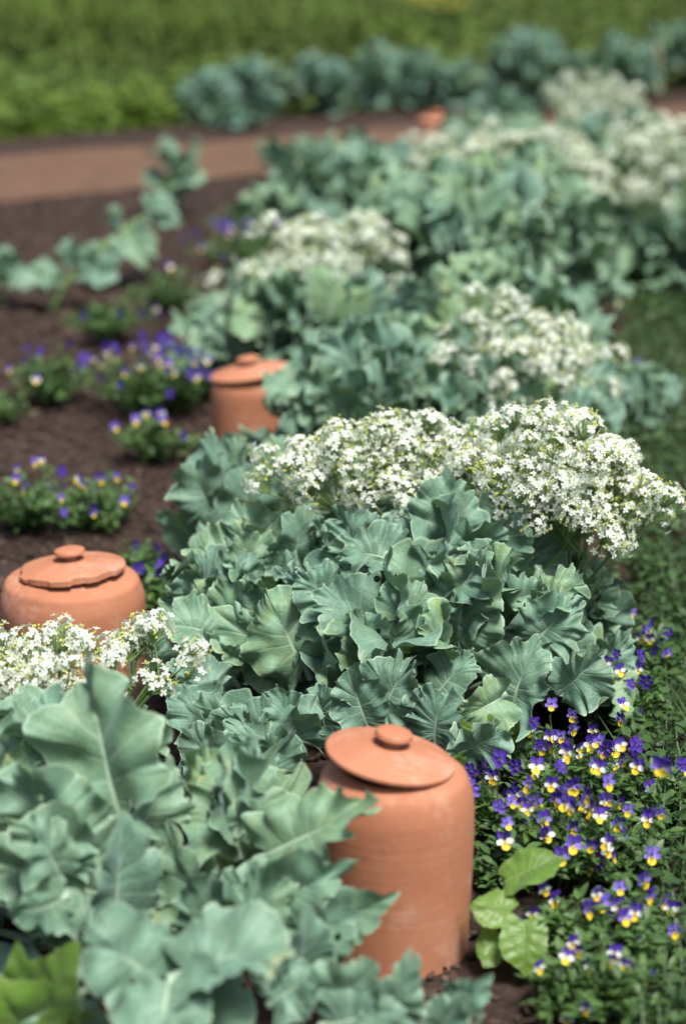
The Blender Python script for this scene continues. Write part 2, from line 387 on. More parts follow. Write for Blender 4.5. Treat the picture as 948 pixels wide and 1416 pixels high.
# bark chips strewn over the bed
mul = Acc()
def chips(n, xlo, xhi, ylo, yhi, smin, smax):
    for _ in range(n):
        y = rng.uniform(ylo, yhi); x = rng.uniform(xlo, xhi)
        if x > bed_right(y) or y > path_near(x) + .1: continue
        l = rng.uniform(smin, smax); w_ = l * rng.uniform(.2, .55); h = rng.uniform(.002, .005)
        a = rng.uniform(0, 6.28); dx = np.array((math.cos(a), math.sin(a), rng.normal(0, .25))); dy = np.array((-math.sin(a), math.cos(a), rng.normal(0, .25)))
        c = np.array((x, y, float(soilz(x, y)) + rng.uniform(.002, .008)))
        V = [c + dx * l * sx * .5 * (1 if sy > 0 else .7) + dy * w_ * sy * .5 + np.array((0, 0, h * sz)) for sz in (0, 1) for sy in (-1, 1) for sx in (-1, 1)]
        F = [(0, 2, 3, 1), (4, 5, 7, 6), (0, 1, 5, 4), (1, 3, 7, 5), (3, 2, 6, 7), (2, 0, 4, 6)]
        mul.add(V, F4=F, tint=float(rng.uniform(0, 1) ** 2))
chips(9000, -2.0, .9, 2.5, 6.6, .010, .034)
chips(6000, -2.6, 1.2, 6.0, 10.5, .016, .045)
for _ in range(2600):   # crumbs and clods of soil
    y = rng.uniform(2.6, 9.5); x = rng.uniform(-2.4, .9)
    if x > bed_right(y): continue
    s_ = rng.uniform(.006, .017) * (1.5 if y > 6 else 1); c = np.array((x, y, float(soilz(x, y)) + s_ * .25))
    V = np.array([(1, 0, 0), (.4, .9, .1), (-.8, .5, 0), (-.7, -.7, .1), (.5, -.8, 0), (.1, .1, .8), (0, 0, -.6)]) * s_ * (1 + rng.normal(0, .2, (7, 3))) + c
    mul.add(V, F3=[(i, (i + 1) % 5, 5) for i in range(5)] + [((i + 1) % 5, i, 6) for i in range(5)], tint=float(rng.uniform(0, .5)))
o = mul.build('bark_mulch', ['chip'], smooth=False)
tag(o, 'dark brown bark chips and crumbs scattered over the planting bed', 'mulch', kind='stuff')

# blades: meadow grass behind, ground cover along the right
def blades(a, n, pos, hlo, hhi, wd, lean=.5, seg=2):
    """n arching blades; pos() gives (n,3) roots"""
    B = pos; n = len(B)
    az = rng.uniform(0, 6.28, n); H = rng.uniform(hlo, hhi, n); le = H * rng.uniform(.1, lean, n); w_ = wd * rng.uniform(.6, 1.3, n)
    d = np.stack([np.cos(az), np.sin(az), 0 * az], 1); sx = np.stack([-np.sin(az), np.cos(az), 0 * az], 1)
    T = rng.uniform(0, 1, n); rows = []
    for k in range(seg + 1):
        q = k / seg; c = B + d * (le * q ** 2)[:, None]; c[:, 2] += H * (q - .15 * q ** 2)
        ww = w_ * (1 - q ** 1.5 * .92)
        rows.append(c - sx * ww[:, None] * .5); rows.append(c + sx * ww[:, None] * .5)
    V = np.stack(rows, 1).reshape(-1, 3); m_ = 2 * (seg + 1); base = np.arange(n)[:, None] * m_
    F = np.concatenate([base + np.array([[2 * k, 2 * k + 1, 2 * k + 3, 2 * k + 2]]) for k in range(seg)], 0)
    a.add(V, F4=F, tint=np.repeat(T, m_))
ga = Acc()
n = 90000
X = rng.uniform(-9, 9, n); Y = path_far(X) + .10 + .22 * fbm2(X, X * 0, 2.4, 77, 4) + rng.uniform(0, 1, n) ** 1.3 * 26
hs = .5 + .5 * np.clip(fbm2(X, Y, .9, 21, 3) + .4, 0, 1.4)
B = np.stack([X, Y, np.full(n, -.045)], 1)
k1 = hs > .95; blades(ga, n, B[~k1], .06, .20, .020, .9); blades(ga, n, B[k1], .14, .34, .022, .8)
blades(ga, 0, B[hs > .9], .25, .50, .03, .6)
# broader weed leaves among the grass
def small_leaves(a, pos, size, up=.6, tint=None):
    n = len(pos); az = rng.uniform(0, 6.28, n); el = rng.uniform(-.2, up, n); s = size * rng.uniform(.6, 1.3, n)
    d = np.stack([np.cos(az) * np.cos(el), np.sin(az) * np.cos(el), np.sin(el)], 1)
    sx = np.stack([-np.sin(az), np.cos(az), rng.normal(0, .3, n)], 1)
    nz = np.cross(d, sx)
    pts = [(0, 0, 0), (.35, .30, .04), (.75, .24, .03), (1.0, 0, -.08), (.75, -.24, .03), (.35, -.30, .04), (.5, 0, -.02)]
    V = np.stack([pos + d * (p[0] * s)[:, None] + sx * (p[1] * s)[:, None] + nz * (p[2] * s)[:, None] for p in pts], 1).reshape(-1, 3)
    b = np.arange(n)[:, None] * 7
    F = np.concatenate([b + np.array([[0, 1, 6, 5]]), b + np.array([[1, 2, 3, 6]]), b + np.array([[6, 3, 4, 5]])], 0)
    T = np.repeat(rng.uniform(0, 1, n) if tint is None else tint, 7)
    a.add(V, F4=F, tint=T)
n = 26000
X = rng.uniform(-9, 9, n); Y = path_far(X) + .1 + rng.uniform(0, 1, n) ** 1.5 * 20
small_leaves(ga, np.stack([X, Y, rng.uniform(0, .22, n)], 1), .085)
n = 9000
X = rng.uniform(-4.5, -.55, n); Y = path_far(X) + .05 + rng.uniform(0, 1, n) ** 1.2 * 1.9
hh = np.clip(fbm2(X, Y, 2.2, 31, 3) + .35, .05, 1)
k0 = len(ga.F4)
small_leaves(ga, np.stack([X, Y, rng.uniform(0, 1, n) * .20 * hh], 1), .075)
ga.m4[k0][:] = 1
o = ga.build('meadow_grass', ['grass', 'weedy'])
tag(o, 'rough green meadow grass and weeds growing beyond the earth path', 'grass', kind='stuff')
gc = Acc()
n = 46000
Y = rng.uniform(0, 1, n) ** 1.4 * 9.5 + 2.3; e = rng.uniform(0, 1, n) ** 1.3
X = bed_right(Y) - .03 + e * 2.2 + rng.normal(0, .04, n)
ok = Y < path_near(X) + .1; B = np.stack([X, Y, np.zeros(n) - .01], 1)[ok]
blades(gc, n, B, .04, .13, .0055, 1.0, 3)
n = 30000
Y = rng.uniform(0, 1, n) ** 1.4 * 9.5 + 2.3; X = bed_right(Y) - .06 + rng.uniform(0, 1, n) ** 1.5 * 2.2 + rng.normal(0, .05, n)
ok = Y < path_near(X) + .1
small_leaves(gc, np.stack([X, Y, rng.uniform(.0, .09, n)], 1)[ok], .026)
o = gc.build('ground_cover', ['cover'])
tag(o, 'dark green lawn grass and small weeds edging the bed', 'ground cover', kind='stuff')

# ------------------------------------------------------------------ clay pots
def lathe(prof, n=96, wob=.0015, seed=0):
    r = np.random.default_rng(seed); th = np.linspace(0, 2 * np.pi, n + 1); k = len(prof); V = []
    a1, a2 = r.uniform(0, 6.28, 2)
    for rr, z in prof:
        q = rr + wob * (np.sin(2 * th + a1) + .5 * np.sin(3 * th + a2 + z * 6)) * min(1, rr / .05)
        V.append(np.stack([q * np.cos(th), q * np.sin(th), np.full(n + 1, z)], 1))
    return np.concatenate(V), grid_faces(k, n + 1)
def smooth_prof(pts, n=8):
    out = []; P_ = [pts[0]] + list(pts) + [pts[-1]]
    for i in range(1, len(P_) - 2):
        p0_, p1_, p2_, p3_ = map(np.array, P_[i - 1:i + 3])
        for t in np.linspace(0, 1, n, endpoint=False):
            out.append(.5 * ((2 * p1_) + (-p0_ + p2_) * t + (2 * p0_ - 5 * p1_ + 4 * p2_ - p3_) * t * t + (-p0_ + 3 * p1_ - 3 * p2_ + p3_) * t ** 3))
    out.append(np.array(pts[-1])); return out
def pot(label, X, Y, r, h, neck, lidr, tilt, squat=False, broken=False, seed=0, bottom=.955):
    t = thing('clay_forcing_pot', label, 'plant pot', (X, Y, 0), 'lidded clay forcing pots standing among the plants')
    a = Acc(); sh = .30 if squat else (.25 if seed == 1 else .19)
    pr = [(r * bottom, -.01), (r * bottom * 1.004, .01), (r * (bottom + .02), h * .2), (r * .99, h * .42), (r, h * (1 - sh) * .88), (r * .992, h * (1 - sh * .80)),
          (r * .955, h * (1 - sh * .45)), (r * .885, h * (1 - sh * .16)), (neck * 1.03, h * .993), (neck, h), (neck - .012, h), (neck - .014, h - .03), (r - .02, h * .7), (r - .02, -.01)]
    V, F = lathe(smooth_prof(pr, 5), 96, .0018, seed); a.add(V, F4=F); a.build('body', ['clay'], t)
    lid = Acc(); lt = .011
    pl = [(neck - .03, -.004), (lidr - .012, -.002), (lidr - .003, -.0015), (lidr, .003), (lidr - .0015, .008), (lidr - .010, lt), (lidr * .72, lt + .006), (lidr * .45, lt + .011), (.030, lt + .013), (.0, lt + .0135)]
    V, F = lathe(smooth_prof(pl, 4), 128, .0012, seed + 5)
    th = np.arctan2(V[:, 1], V[:, 0]); rad = np.hypot(V[:, 0], V[:, 1])
    if broken:   # chipped, ragged front edge
        rg = np.random.default_rng(4)
        lim = np.ones_like(th) * 9
        tt_ = np.linspace(-np.pi, np.pi, 200); w1 = np.zeros(200)
        steps = [(-3.3, -2.75, .90), (-2.75, -2.45, .985), (-2.45, -1.9, .93), (-1.9, -1.45, .965), (-1.45, -1.15, .87), (-1.15, -.85, .94), (-.85, -.5, .90), (-.5, -.2, .97), (2.8, 3.2, .93)]
        for lo, hi, f in steps: lim = np.where((th >= lo) & (th < hi), lidr * (f + .006 * np.sin(th * 13) + .006 * np.sin(th * 37)), lim)
        k = np.minimum(1, lim / np.maximum(rad, 1e-6)); V[:, 0] *= k; V[:, 1] *= k
    lid.add(V, F4=F)
    lo = lid.build('lid', ['clay'], t); lo.location = (-.008 if seed == 1 else 0, 0, h + (.013 if seed == 1 else .005)); lo.rotation_euler = tilt
    kn = Acc(); kr = .030 if not squat else .032
    pk = [(kr * .55, 0), (kr * .5, .006), (kr * .62, .012), (kr * .98, .017), (kr, .021), (kr * .93, .026), (kr * .6, .029), (0, .030)]
    V, F = lathe(smooth_prof(pk, 4), 48, .0006, seed + 9); kn.add(V, F4=F)
    ko = kn.build('knob', ['clay'], lo); ko.location = (.0, 0, lt + .010)
    return t
p = P(543, 1300, 3.13)
pot('tall terracotta forcing pot with tilted round lid, front pot beside the violas', p[0], 3.135, .1275, .309, .092, .104, (R(-1), R(9.5), 0), seed=1)
p = P(105, 929, 4.28)
pot('squat wide terracotta pot with a chipped broken-edged lid behind white flowers', p[0], 4.28, .150, .225, .095, .115, (R(-3), R(-4), 0), squat=True, broken=True, seed=2)
p = P(347, 629, 5.9)
pot('smaller blurred terracotta pot with lid tipped up to the right beside kale', p[0], 5.9, .110, .236, .083, .112, (R(-2), R(-9), 0), seed=3)
p = P(602, 258, 10.5)
pot('far terracotta pot nearly hidden by kale and blossom near the path', p[0], 10.5, .095, .31, .075, .092, (0, R(3), 0), seed=4)

# ------------------------------------------------------------------ sea kale
def dome_leaves(r, ctr, Rx, H, n, blade=(.14, .24), h0=.35, style=(MEDIUM, CURLY, SMOOTH), azr=(0, 6.283), kr=(.78, 1.12), elr=(.05, 1.45)):
    out = []
    for i in range(n):
        az = r.uniform(*azr); el = elr[0] + (elr[1] - elr[0]) * ((i + r.uniform(0, 1)) / n) ** .9
        k = r.uniform(*kr)
        tip = ctr + np.array((math.cos(az) * math.cos(el) * Rx * k, math.sin(az) * math.cos(el) * Rx * k, H * k * math.sin(el) ** .75))
        tip[2] = max(tip[2], .03)
        b = ctr + np.array((math.cos(az) * Rx * .12, math.sin(az) * Rx * .12, H * h0 * r.uniform(.1, 1) * math.sin(el)))
        d = np.linalg.norm(tip - b); bl = min(.75, r.uniform(*blade) / d)
        nr = np.array((math.cos(az) * .35 + r.normal(0, .3), math.sin(az) * .35 - .2 + r.normal(0, .3), 1.0))
        if el > 1.0: nr = np.array((r.normal(0, .6), -1.0, .5))
        st = dict(style[r.integers(len(style))]); st['droop'] = r.uniform(.5, 1.5) * (1.2 - .5 * el / 1.5); st['twist'] = r.normal(0, .45); st['fold'] = r.uniform(-.05, .55)
        out.append((b, tip, None, nr, bl, st, float(np.clip(r.normal(.30, .34), 0, 1))))
    return out

def plant_leaves(r, t, specs, org, m='kale', res=(44, 6), separate=True, pname='leaf'):
    a = Acc()
    for (b, tip, W, nr, bl, st, tint) in specs:
        if W is not None: st = dict(st); st['fold'] = st.get('fold', .15) + r.uniform(-.12, .45); st['twist'] = st.get('twist', 0) + r.normal(0, .35); st['nj'] = .38
        V, F, UV = leaf_between(r, b - org, tip - org, W, nr, bl, nv=res[0], nu=res[1], **st)
        if separate:
            a = Acc(); a.add(V, F4=F, uv=UV, tint=tint); a.build(pname, [m], t)
        else: a.add(V, F4=F, uv=UV, tint=tint)
    if not separate: a.build('foliage', [m], t)

# clusters of small four-petalled white flowers
PET = np.array([(0.0, 0, 0), (.42, .30, .10), (.92, .30, .16), (1.06, 0, .10), (.92, -.30, .16), (.42, -.30, .10)])
def make_cluster(seed, nf=26, rad=.033, lowres=False):
    r = np.random.default_rng(seed); a = Acc()
    for i in range(nf):
        el = math.asin(r.uniform(.0, 1)); az = i * 2.399 + r.normal(0, .3)
        nrm = np.array((math.cos(az) * math.cos(el), math.sin(az) * math.cos(el), math.sin(el) + .15)); nrm = unit(nrm)
        c = nrm * rad * r.uniform(.8, 1.15) + np.array((0, 0, rad * .15))
        V, F = tube([np.array((0, 0, -rad * .5)), c * .5 + np.array((0, 0, -rad * .18)), c], (.0007, .0006, .0005), 3); a.add(V, F4=F, mi=1, tint=.5)
        if r.uniform() < .13:   # unopened buds
            for _ in range(3):
                s = .0022; cc = c + r.normal(0, .0022, 3)
                V = [cc + np.array(q) * s for q in ((1, 0, 0), (0, 1, 0), (-1, 0, 0), (0, -1, 0), (0, 0, 1.3), (0, 0, -1))]
                a.add(V, F3=[(0, 1, 4), (1, 2, 4), (2, 3, 4), (3, 0, 4), (1, 0, 5), (2, 1, 5), (3, 2, 5), (0, 3, 5)], mi=2, tint=r.uniform())
            continue
        n_ = unit(nrm + r.normal(0, .28, 3)); xx = unit(np.cross(n_, r.normal(0, 1, 3))); yy = np.cross(n_, xx); s = r.uniform(.0056, .0080)
        for k in range(4):
            q = k * math.pi / 2 + r.normal(0, .1); dx = xx * math.cos(q) + yy * math.sin(q); dy = -xx * math.sin(q) + yy * math.cos(q)
            lift = r.uniform(.6, 1.8)
            V = c + s * (PET[:, :1] * dx + PET[:, 1:2] * dy + PET[:, 2:] * lift * n_)
            a.add(V, F4=[(0, 1, 2, 3), (0, 3, 4, 5)], mi=0, tint=r.uniform())
        V = [c + n_ * s * .35 + s * .26 * (xx * math.cos(q) + yy * math.sin(q)) for q in (0, 1.57, 3.14, 4.71)] + [c + n_ * s * .6]
        a.add(V, F3=[(0, 1, 4), (1, 2, 4), (2, 3, 4), (3, 0, 4)], mi=2, tint=.3)
    return a.mesh('flower_cluster', ['petal', 'stem', 'bud'])
CLUST = [make_cluster(100 + i, nf=[30, 36, 26, 40, 22, 32][i % 6]) for i in range(8)]

def flower_head(r, t, org, ctr, rad, n, crown, scale=1.0, jit=.017):
    """white blossom dome; clusters on the shell of an ellipsoid, stalks running down to the crown"""
    st = Acc(); ctr = np.asarray(ctr); rad = np.asarray(rad); crown = np.asarray(crown)
    hubs = [ctr + rad * np.array((math.cos(q), math.sin(q), -.2)) * .45 * np.array((1, 1, 1)) - np.array((0, 0, rad[2] * .7)) for q in np.linspace(0, 6.28, 7)[:-1]]
    for h in hubs:
        m_ = (h + crown) / 2 + r.normal(0, .012, 3)
        q = np.linspace(0, 1, 7)[:, None]; pts = (1 - q) ** 2 * crown + 2 * q * (1 - q) * m_ + q * q * h
        V, F = tube(pts - org, np.linspace(.0045, .0026, 7), 6); st.add(V, F4=F, tint=r.uniform())
    for i in range(n):
        z = 1 - (i + .5) / n * 1.25; az = i * 2.39996 + r.normal(0, .25); c_ = math.sqrt(max(0, 1 - z * z))
        d = np.array((math.cos(az) * c_, math.sin(az) * c_, z)); k = r.uniform(.78, 1.06) if r.uniform() > .25 else r.uniform(.5, .8)
        if r.uniform() < .14: k = r.uniform(1.08, 1.32)
        pos = ctr + rad * d * k + r.normal(0, jit, 3)
        nrm = unit(d / rad * rad.mean() + np.array((0, 0, .7)))
        o = bpy.data.objects.new('flower_cluster', CLUST[r.integers(len(CLUST))]); C.objects.link(o); o.parent = t
        s = scale * r.uniform(.75, 1.2)
        o.location = tuple(pos - org); o.scale = (s, s, s)
        qd = Vector(nrm).to_track_quat('Z', 'Y'); o.rotation_mode = 'QUATERNION'
        o.rotation_quaternion = qd @ Vector((0, 0, 1)).to_track_quat('Z', 'Y') @ Matrix.Rotation(r.uniform(0, 6.28), 3, 'Z').to_quaternion()
        h = min(hubs, key=lambda x: np.linalg.norm(x - pos)); m_ = (h + pos) / 2 + np.array((0, 0, -.01)) + (pos - ctr) * .12
        q = np.linspace(0, 1, 5)[:, None]; pts = (1 - q) ** 2 * h + 2 * q * (1 - q) * m_ + q * q * (pos - nrm * .008)
        V, F = tube(pts - org, np.linspace(.0022, .0012, 5), 4); st.add(V, F4=F, tint=r.uniform())
    st.build('flower_stem', ['stem'], t)

GK = 'sea kale plants growing along the bed'
def H(bx, by, tx, ty, Y, W, dY=0., n=None, bl=.85, st=MEDIUM, tint=.35, droop=.5, fold=.15, twist=0., **kw):
    """hand-placed leaf: stalk end and tip as seen in the photo at ground distance Y; W the blade width in metres"""
    s = dict(st); s['droop'] = droop; s['fold'] = fold; s['twist'] = twist; s.update(kw)
    return (P(bx, by, Y), P(tx, ty, Y + dY), W, (0, -1, .55) if n is None else n, bl, s, tint)

# -- foreground plants
c = np.array(G(120, 1330)); c[2] = 0; r = np.random.default_rng(1)
t = thing('sea_kale', 'big grey-green sea kale filling the bottom left corner with one tall upright leaf', 'plant', c, GK)
hs_ = [H(180, 1175, 120, 888, 2.98, .195, .10, tint=.45, droop=.35, fold=.12, st=MEDIUM),
       H(130, 1215, 25, 1055, 2.92, .17, .02, tint=.3), H(150, 1240, -10, 1190, 2.88, .17, 0, tint=.3, st=MEDIUM),
       H(155, 1290, 165, 1120, 2.85, .12, .02, tint=.05, st=SMOOTH, fold=.4), H(95, 1240, 20, 1268, 2.80, .075, -.02, tint=.3, st=SMOOTH),
       H(90, 1220, 40, 1130, 2.86, .11, -.02, tint=.25), H(100, 1150, 10, 1010, 3.10, .15, .03, tint=.4),
       H(230, 1365, 118, 1290, 2.66, .135, -.03, tint=.15, st=SMOOTH, droop=.4, n=(0, -.7, 1)), H(232, 1350, 402, 1310, 2.64, .150, -.02, tint=.15, st=SMOOTH, droop=.4, n=(-.1, -.8, 1)),
       H(235, 1350, 225, 1460, 2.62, .14, -.10, tint=.15, st=SMOOTH, droop=.5, n=(0, -.6, 1)),
       H(165, 1200, 235, 1045, 3.0, .12, .05, tint=.4)]
hs_ += dome_leaves(r, c + np.array((-.05, .05, 0)), .30, .38, 44, (.09, .15))
hs_ += [H(240, 1360, 330, 1450, 2.66, .13, -.06, tint=.1, st=SMOOTH), H(120, 1370, 30, 1430, 2.70, .13, -.06, tint=.25)]
plant_leaves(r, t, hs_, c, res=(104, 9))

c = np.array(G(370, 1300)); c[2] = 0; r = np.random.default_rng(2)
t = thing('sea_kale', 'pale green sea kale whose leaves lap over the front of the tall clay pot', 'plant', c, GK)
hs_ = [H(350, 1190, 528, 1112, 2.98, .150, -.06, tint=.62, droop=.35, n=(.1, -.9, .8)), H(330, 1210, 315, 1022, 3.04, .165, .08, tint=.5, fold=.1),
       H(340, 1230, 420, 1055, 3.08, .13, .03, tint=.55), H(325, 1275, 492, 1190, 2.90, .135, -.05, tint=.3, n=(0, -.9, .7)),
       H(290, 1300, 235, 1140, 2.95, .12, .02, tint=.35), H(300, 1320, 290, 1210, 2.85, .12, 0, tint=.25), H(330, 1320, 390, 1215, 2.84, .14, 0, tint=.4),
       H(430, 1300, 552, 1232, 2.86, .085, -.02, tint=.3, st=SMOOTH), H(400, 1300, 500, 1265, 2.84, .09, -.02, tint=.15, st=SMOOTH),
       H(405, 1370, 425, 1250, 2.74, .095, -.02, tint=.1, st=SMOOTH), H(520, 1440, 572, 1315, 2.70, .09, -.02, tint=.2), H(450, 1400, 520, 1330, 2.70, .10, -.02, tint=.2, st=SMOOTH),
       H(610, 1440, 682, 1345, 2.72, .075, -.02, tint=.15, st=SMOOTH), H(440, 1420, 560, 1395, 2.68, .10, -.03, tint=.12, st=SMOOTH),
       H(600, 1440, 640, 1370, 2.70, .06, -.02, tint=.15, st=SMOOTH), H(370, 1390, 440, 1345, 2.70, .09, 0, tint=.1)]
hs_ += dome_leaves(r, c + np.array((-.03, .02, 0)), .21, .33, 34, (.08, .13), azr=(1.2, 5.2))
plant_leaves(r, t, hs_, c, res=(104, 9))

# -- white flowers at the left edge, behind the foreground plant
c = np.array(P(60, 1100, 3.5)); c[2] = 0; r = np.random.default_rng(3)
t = thing('sea_kale', 'sea kale with loose white flower heads in front of the squat clay pot', 'plant', c, GK)
plant_leaves(r, t, dome_leaves(r, c, .25, .26, 26, (.12, .18)), c, res=(64, 6))
flower_head(r, t, c, P(48, 962, 3.45), (.105, .10, .095), 46, c + np.array((0, 0, .08)), jit=.024)
flower_head(r, t, c, P(195, 920, 3.5), (.068, .06, .045), 15, c + np.array((.04, 0, .08)), jit=.024)
flower_head(r, t, c, P(25, 1030, 3.4), (.08, .07, .06), 16, c + np.array((-.02, 0, .06)), scale=.9)

# -- the big middle plant
c = np.array(G(600, 1000)); c[2] = 0; r = np.random.default_rng(4)
t = thing('sea_kale', 'large sharp blue-green sea kale mound in the middle under two white blossom domes', 'plant', c, GK)
hs_ = [H(622, 800, 612, 648, 3.98, .155, .05, tint=.15, st=MEDIUM), H(680, 800, 700, 662, 4.02, .12, .05, tint=.15),
       H(628, 905, 655, 765, 3.86, .18, .05, tint=.5, st=CURLY, droop=.6), H(575, 900, 560, 800, 3.84, .135, .03, tint=.3), H(545, 900, 446, 815, 3.84, .165, .02, tint=.1),
       H(545, 810, 540, 715, 3.98, .12, .03, tint=.1), H(590, 800, 570, 690, 4.02, .11, .03, tint=.2),
       H(590, 975, 655, 905, 3.74, .10, .0, tint=.2), H(705, 1000, 745, 885, 3.74, .145, .02, tint=.2, droop=.7), H(720, 900, 800, 830, 3.86, .14, .0, tint=.15, st=CURLY),
       H(700, 880, 745, 800, 3.92, .12, .0, tint=.15), H(520, 1000, 570, 905, 3.66, .12, 0, tint=.15, st=CURLY), H(510, 1010, 480, 925, 3.64, .10, 0, tint=.1, st=MEDIUM),
       H(640, 1040, 690, 1010, 3.52, .10, -.02, tint=.1, st=CURLY), H(600, 1030, 610, 960, 3.60, .12, 0, tint=.05, st=CURLY), H(500, 905, 505, 850, 3.82, .10, 0, tint=.1),
       H(620, 760, 700, 740, 3.98, .12, 0, tint=.15), H(770, 960, 830, 900, 3.74, .11, 0, tint=.1), H(540, 960, 530, 900, 3.72, .10, 0, tint=.1, st=CURLY),
       H(760, 900, 790, 770, 4.15, .13, .05, tint=.1), H(800, 920, 850, 800, 4.15, .12, .05, tint=.1), H(740, 850, 760, 730, 4.2, .13, .05, tint=.1), H(820, 940, 870, 870, 4.0, .10, 0, tint=.1, st=CURLY), H(760, 940, 800, 850, 3.95, .12, 0, tint=.12),
       H(700, 960, 640, 990, 3.56, .09, -.03, tint=.8), H(560, 780, 470, 760, 3.94, .12, 0, tint=.08, st=CURLY), H(480, 860, 410, 790, 3.9, .12, 0, tint=.1, st=CURLY)]
hs_ += dome_leaves(r, c + np.array((0, .03, 0)), .37, .44, 70, (.09, .16), style=(MEDIUM, CURLY, CURLY))
plant_leaves(r, t, hs_, c, res=(96, 8))
flower_head(r, t, c, P(757, 680, 4.12), (.145, .13, .125), 99, c + np.array((.06, .08, .15)), scale=1.05)
t = None
c2 = c + np.array((-.08, .22, 0)); r = np.random.default_rng(5)
t = thing('sea_kale', 'sea kale with a wide low bank of white blossom just behind the middle mound', 'plant', c2, GK)
plant_leaves(r, t, dome_leaves(r, c2, .26, .38, 40, (.09, .15)), c2, res=(64, 6))
flower_head(r, t, c2, P(535, 662, 4.25), (.205, .10, .092), 98, c2 + np.array((0, 0, .15)), scale=1.0)

c3 = np.array(G(775, 960)); c3[2] = 0; r = np.random.default_rng(15)
t = thing('sea_kale', 'sea kale holding up the lawn-side end of the large white blossom dome', 'plant', c3, GK)
plant_leaves(r, t, dome_leaves(r, c3, .145, .30, 30, (.08, .13)), c3, res=(64, 6))
flower_head(r, t, c3, P(822, 712, 4.1), (.105, .11, .095), 66, c3 + np.array((0, 0, .13)))

# left neighbour of the middle plant
c = np.array(G(370, 985)); c[2] = 0; r = np.random.default_rng(6)
t = thing('sea_kale', 'sea kale with yellowish lobed leaves left of the middle mound', 'plant', c, GK)
hs_ = [H(430, 940, 365, 812, 3.86, .165, .02, tint=.68, droop=.4), H(420, 940, 290, 838, 3.90, .14, .02, tint=.6), H(400, 900, 340, 790, 4.0, .13, .02, tint=.45),
       H(340, 840, 290, 760, 4.15, .13, .0, tint=.3), H(360, 800, 330, 690, 4.2, .13, .02, tint=.2), H(400, 800, 420, 700, 4.15, .12, 0, tint=.15),
       H(440, 960, 448, 865, 3.80, .12, 0, tint=.55), H(300, 880, 225, 860, 3.95, .12, 0, tint=.3), H(330, 930, 260, 900, 3.9, .12, 0, tint=.12),
       H(440, 1030, 290, 985, 3.66, .125, -.02, tint=.1, st=CURLY), H(420, 1040, 380, 950, 3.66, .12, 0, tint=.1, st=CURLY), H(380, 1060, 265, 1040, 3.60, .11, 0, tint=.1, st=CURLY),
       H(450, 1010, 440, 950, 3.70, .10, 0, tint=.08, st=CURLY), H(340, 1030, 350, 1000, 3.6, .1, 0, tint=.1, st=CURLY), H(300, 960, 250, 940, 3.8, .13, 0, tint=.05), H(320, 1030, 235, 965, 3.7, .13, 0, tint=.05), H(330, 1050, 280, 960, 3.66, .13, 0, tint=.12, st=CURLY), H(340, 1080, 250, 1010, 3.55, .12, 0, tint=.05), H(400, 1080, 330, 1010, 3.52, .12, 0, tint=.08, st=CURLY)]
hs_ += dome_leaves(r, c + np.array((0, .08, 0)), .25, .36, 60, (.08, .14), style=(MEDIUM, CURLY))
plant_leaves(r, t, hs_, c, res=(96, 8))

c = np.array(G(352, 800)); c[2] = 0; r = np.random.default_rng(7)
t = thing('sea_kale', 'soft blue-green sea kale standing just in front of the small blurred pot', 'plant', c, GK)
hs_ = [H(300, 720, 262, 640, 4.75, .14, 0, tint=.15), H(340, 740, 340, 640, 4.7, .15, 0, tint=.15, st=SMOOTH), H(400, 720, 375, 615, 4.75, .14, 0, tint=.3, st=SMOOTH),
       H(330, 790, 285, 715, 4.6, .14, 0, tint=.2), H(380, 770, 350, 690, 4.6, .13, 0, tint=.15)]
hs_ += dome_leaves(r, c, .235, .34, 56, (.09, .14), style=(MEDIUM, SMOOTH))
plant_leaves(r, t, hs_, c, res=(60, 6))

# -- mid and far plants: (label, px, py of the foot, radius, height, leaves, blossom domes (px, py, dY, rx, ry, rz, n), material, tint style)
far = [
 ('blurred sea kale beside the small pot, its pale leaves lapping its side', 520, 690, .33, .45, 50, []),
 ('blurred sea kale with one rounded white dome right of the bed centre', 670, 690, .40, .40, 54, [(722, 520, 0, .20, .16, .135, 90)]),
 ('small blurred sea kale seedling by the lawn right of the white dome', 880, 600, .15, .20, 10, []),
 ('blurred sea kale with cream blossom on its left side beyond the small pot', 430, 540, .38, .42, 48, [(465, 362, .1, .20, .16, .11, 64), (380, 405, 0, .13, .12, .08, 28)]),
 ('tall blurred sea kale mass at the bed centre with hanging leaves', 600, 500, .42, .62, 66, []),
 ('tall blurred sea kale topped with white sprays above the bed centre', 705, 460, .40, .60, 66, [(700, 225, .9, .32, .2, .10, 60), (785, 270, .5, .17, .14, .12, 40)]),
 ('blurred sea kale left of the far pot, beside the path', 480, 330, .42, .42, 54, []),
 ('blurred sea kale right of the far pot, carrying a few white sprays', 690, 290, .45, .40, 54, [(625, 222, 0, .2, .15, .08, 40)]),
 ('blurred sea kale with a cream blossom bank crossing the far path edge', 840, 290, .42, .45, 44, [(825, 165, .1, .22, .2, .16, 66)]),
 ('blurred sea kale with long trailing cream blossom at the right edge', 920, 400, .36, .32, 36, [(925, 250, 0, .20, .2, .21, 86)]),
 ('dim blurred sea kale filling the gap right of the tall mass', 785, 400, .24, .34, 28, []),
 ('tall blurred sea kale with lit upper leaves directly behind the rounded white dome', 680, 590, .36, .48, 52, []),
 ('dim low sea kale behind the small pot, darker than its neighbours', 330, 520, .26, .26, 28, []),
]
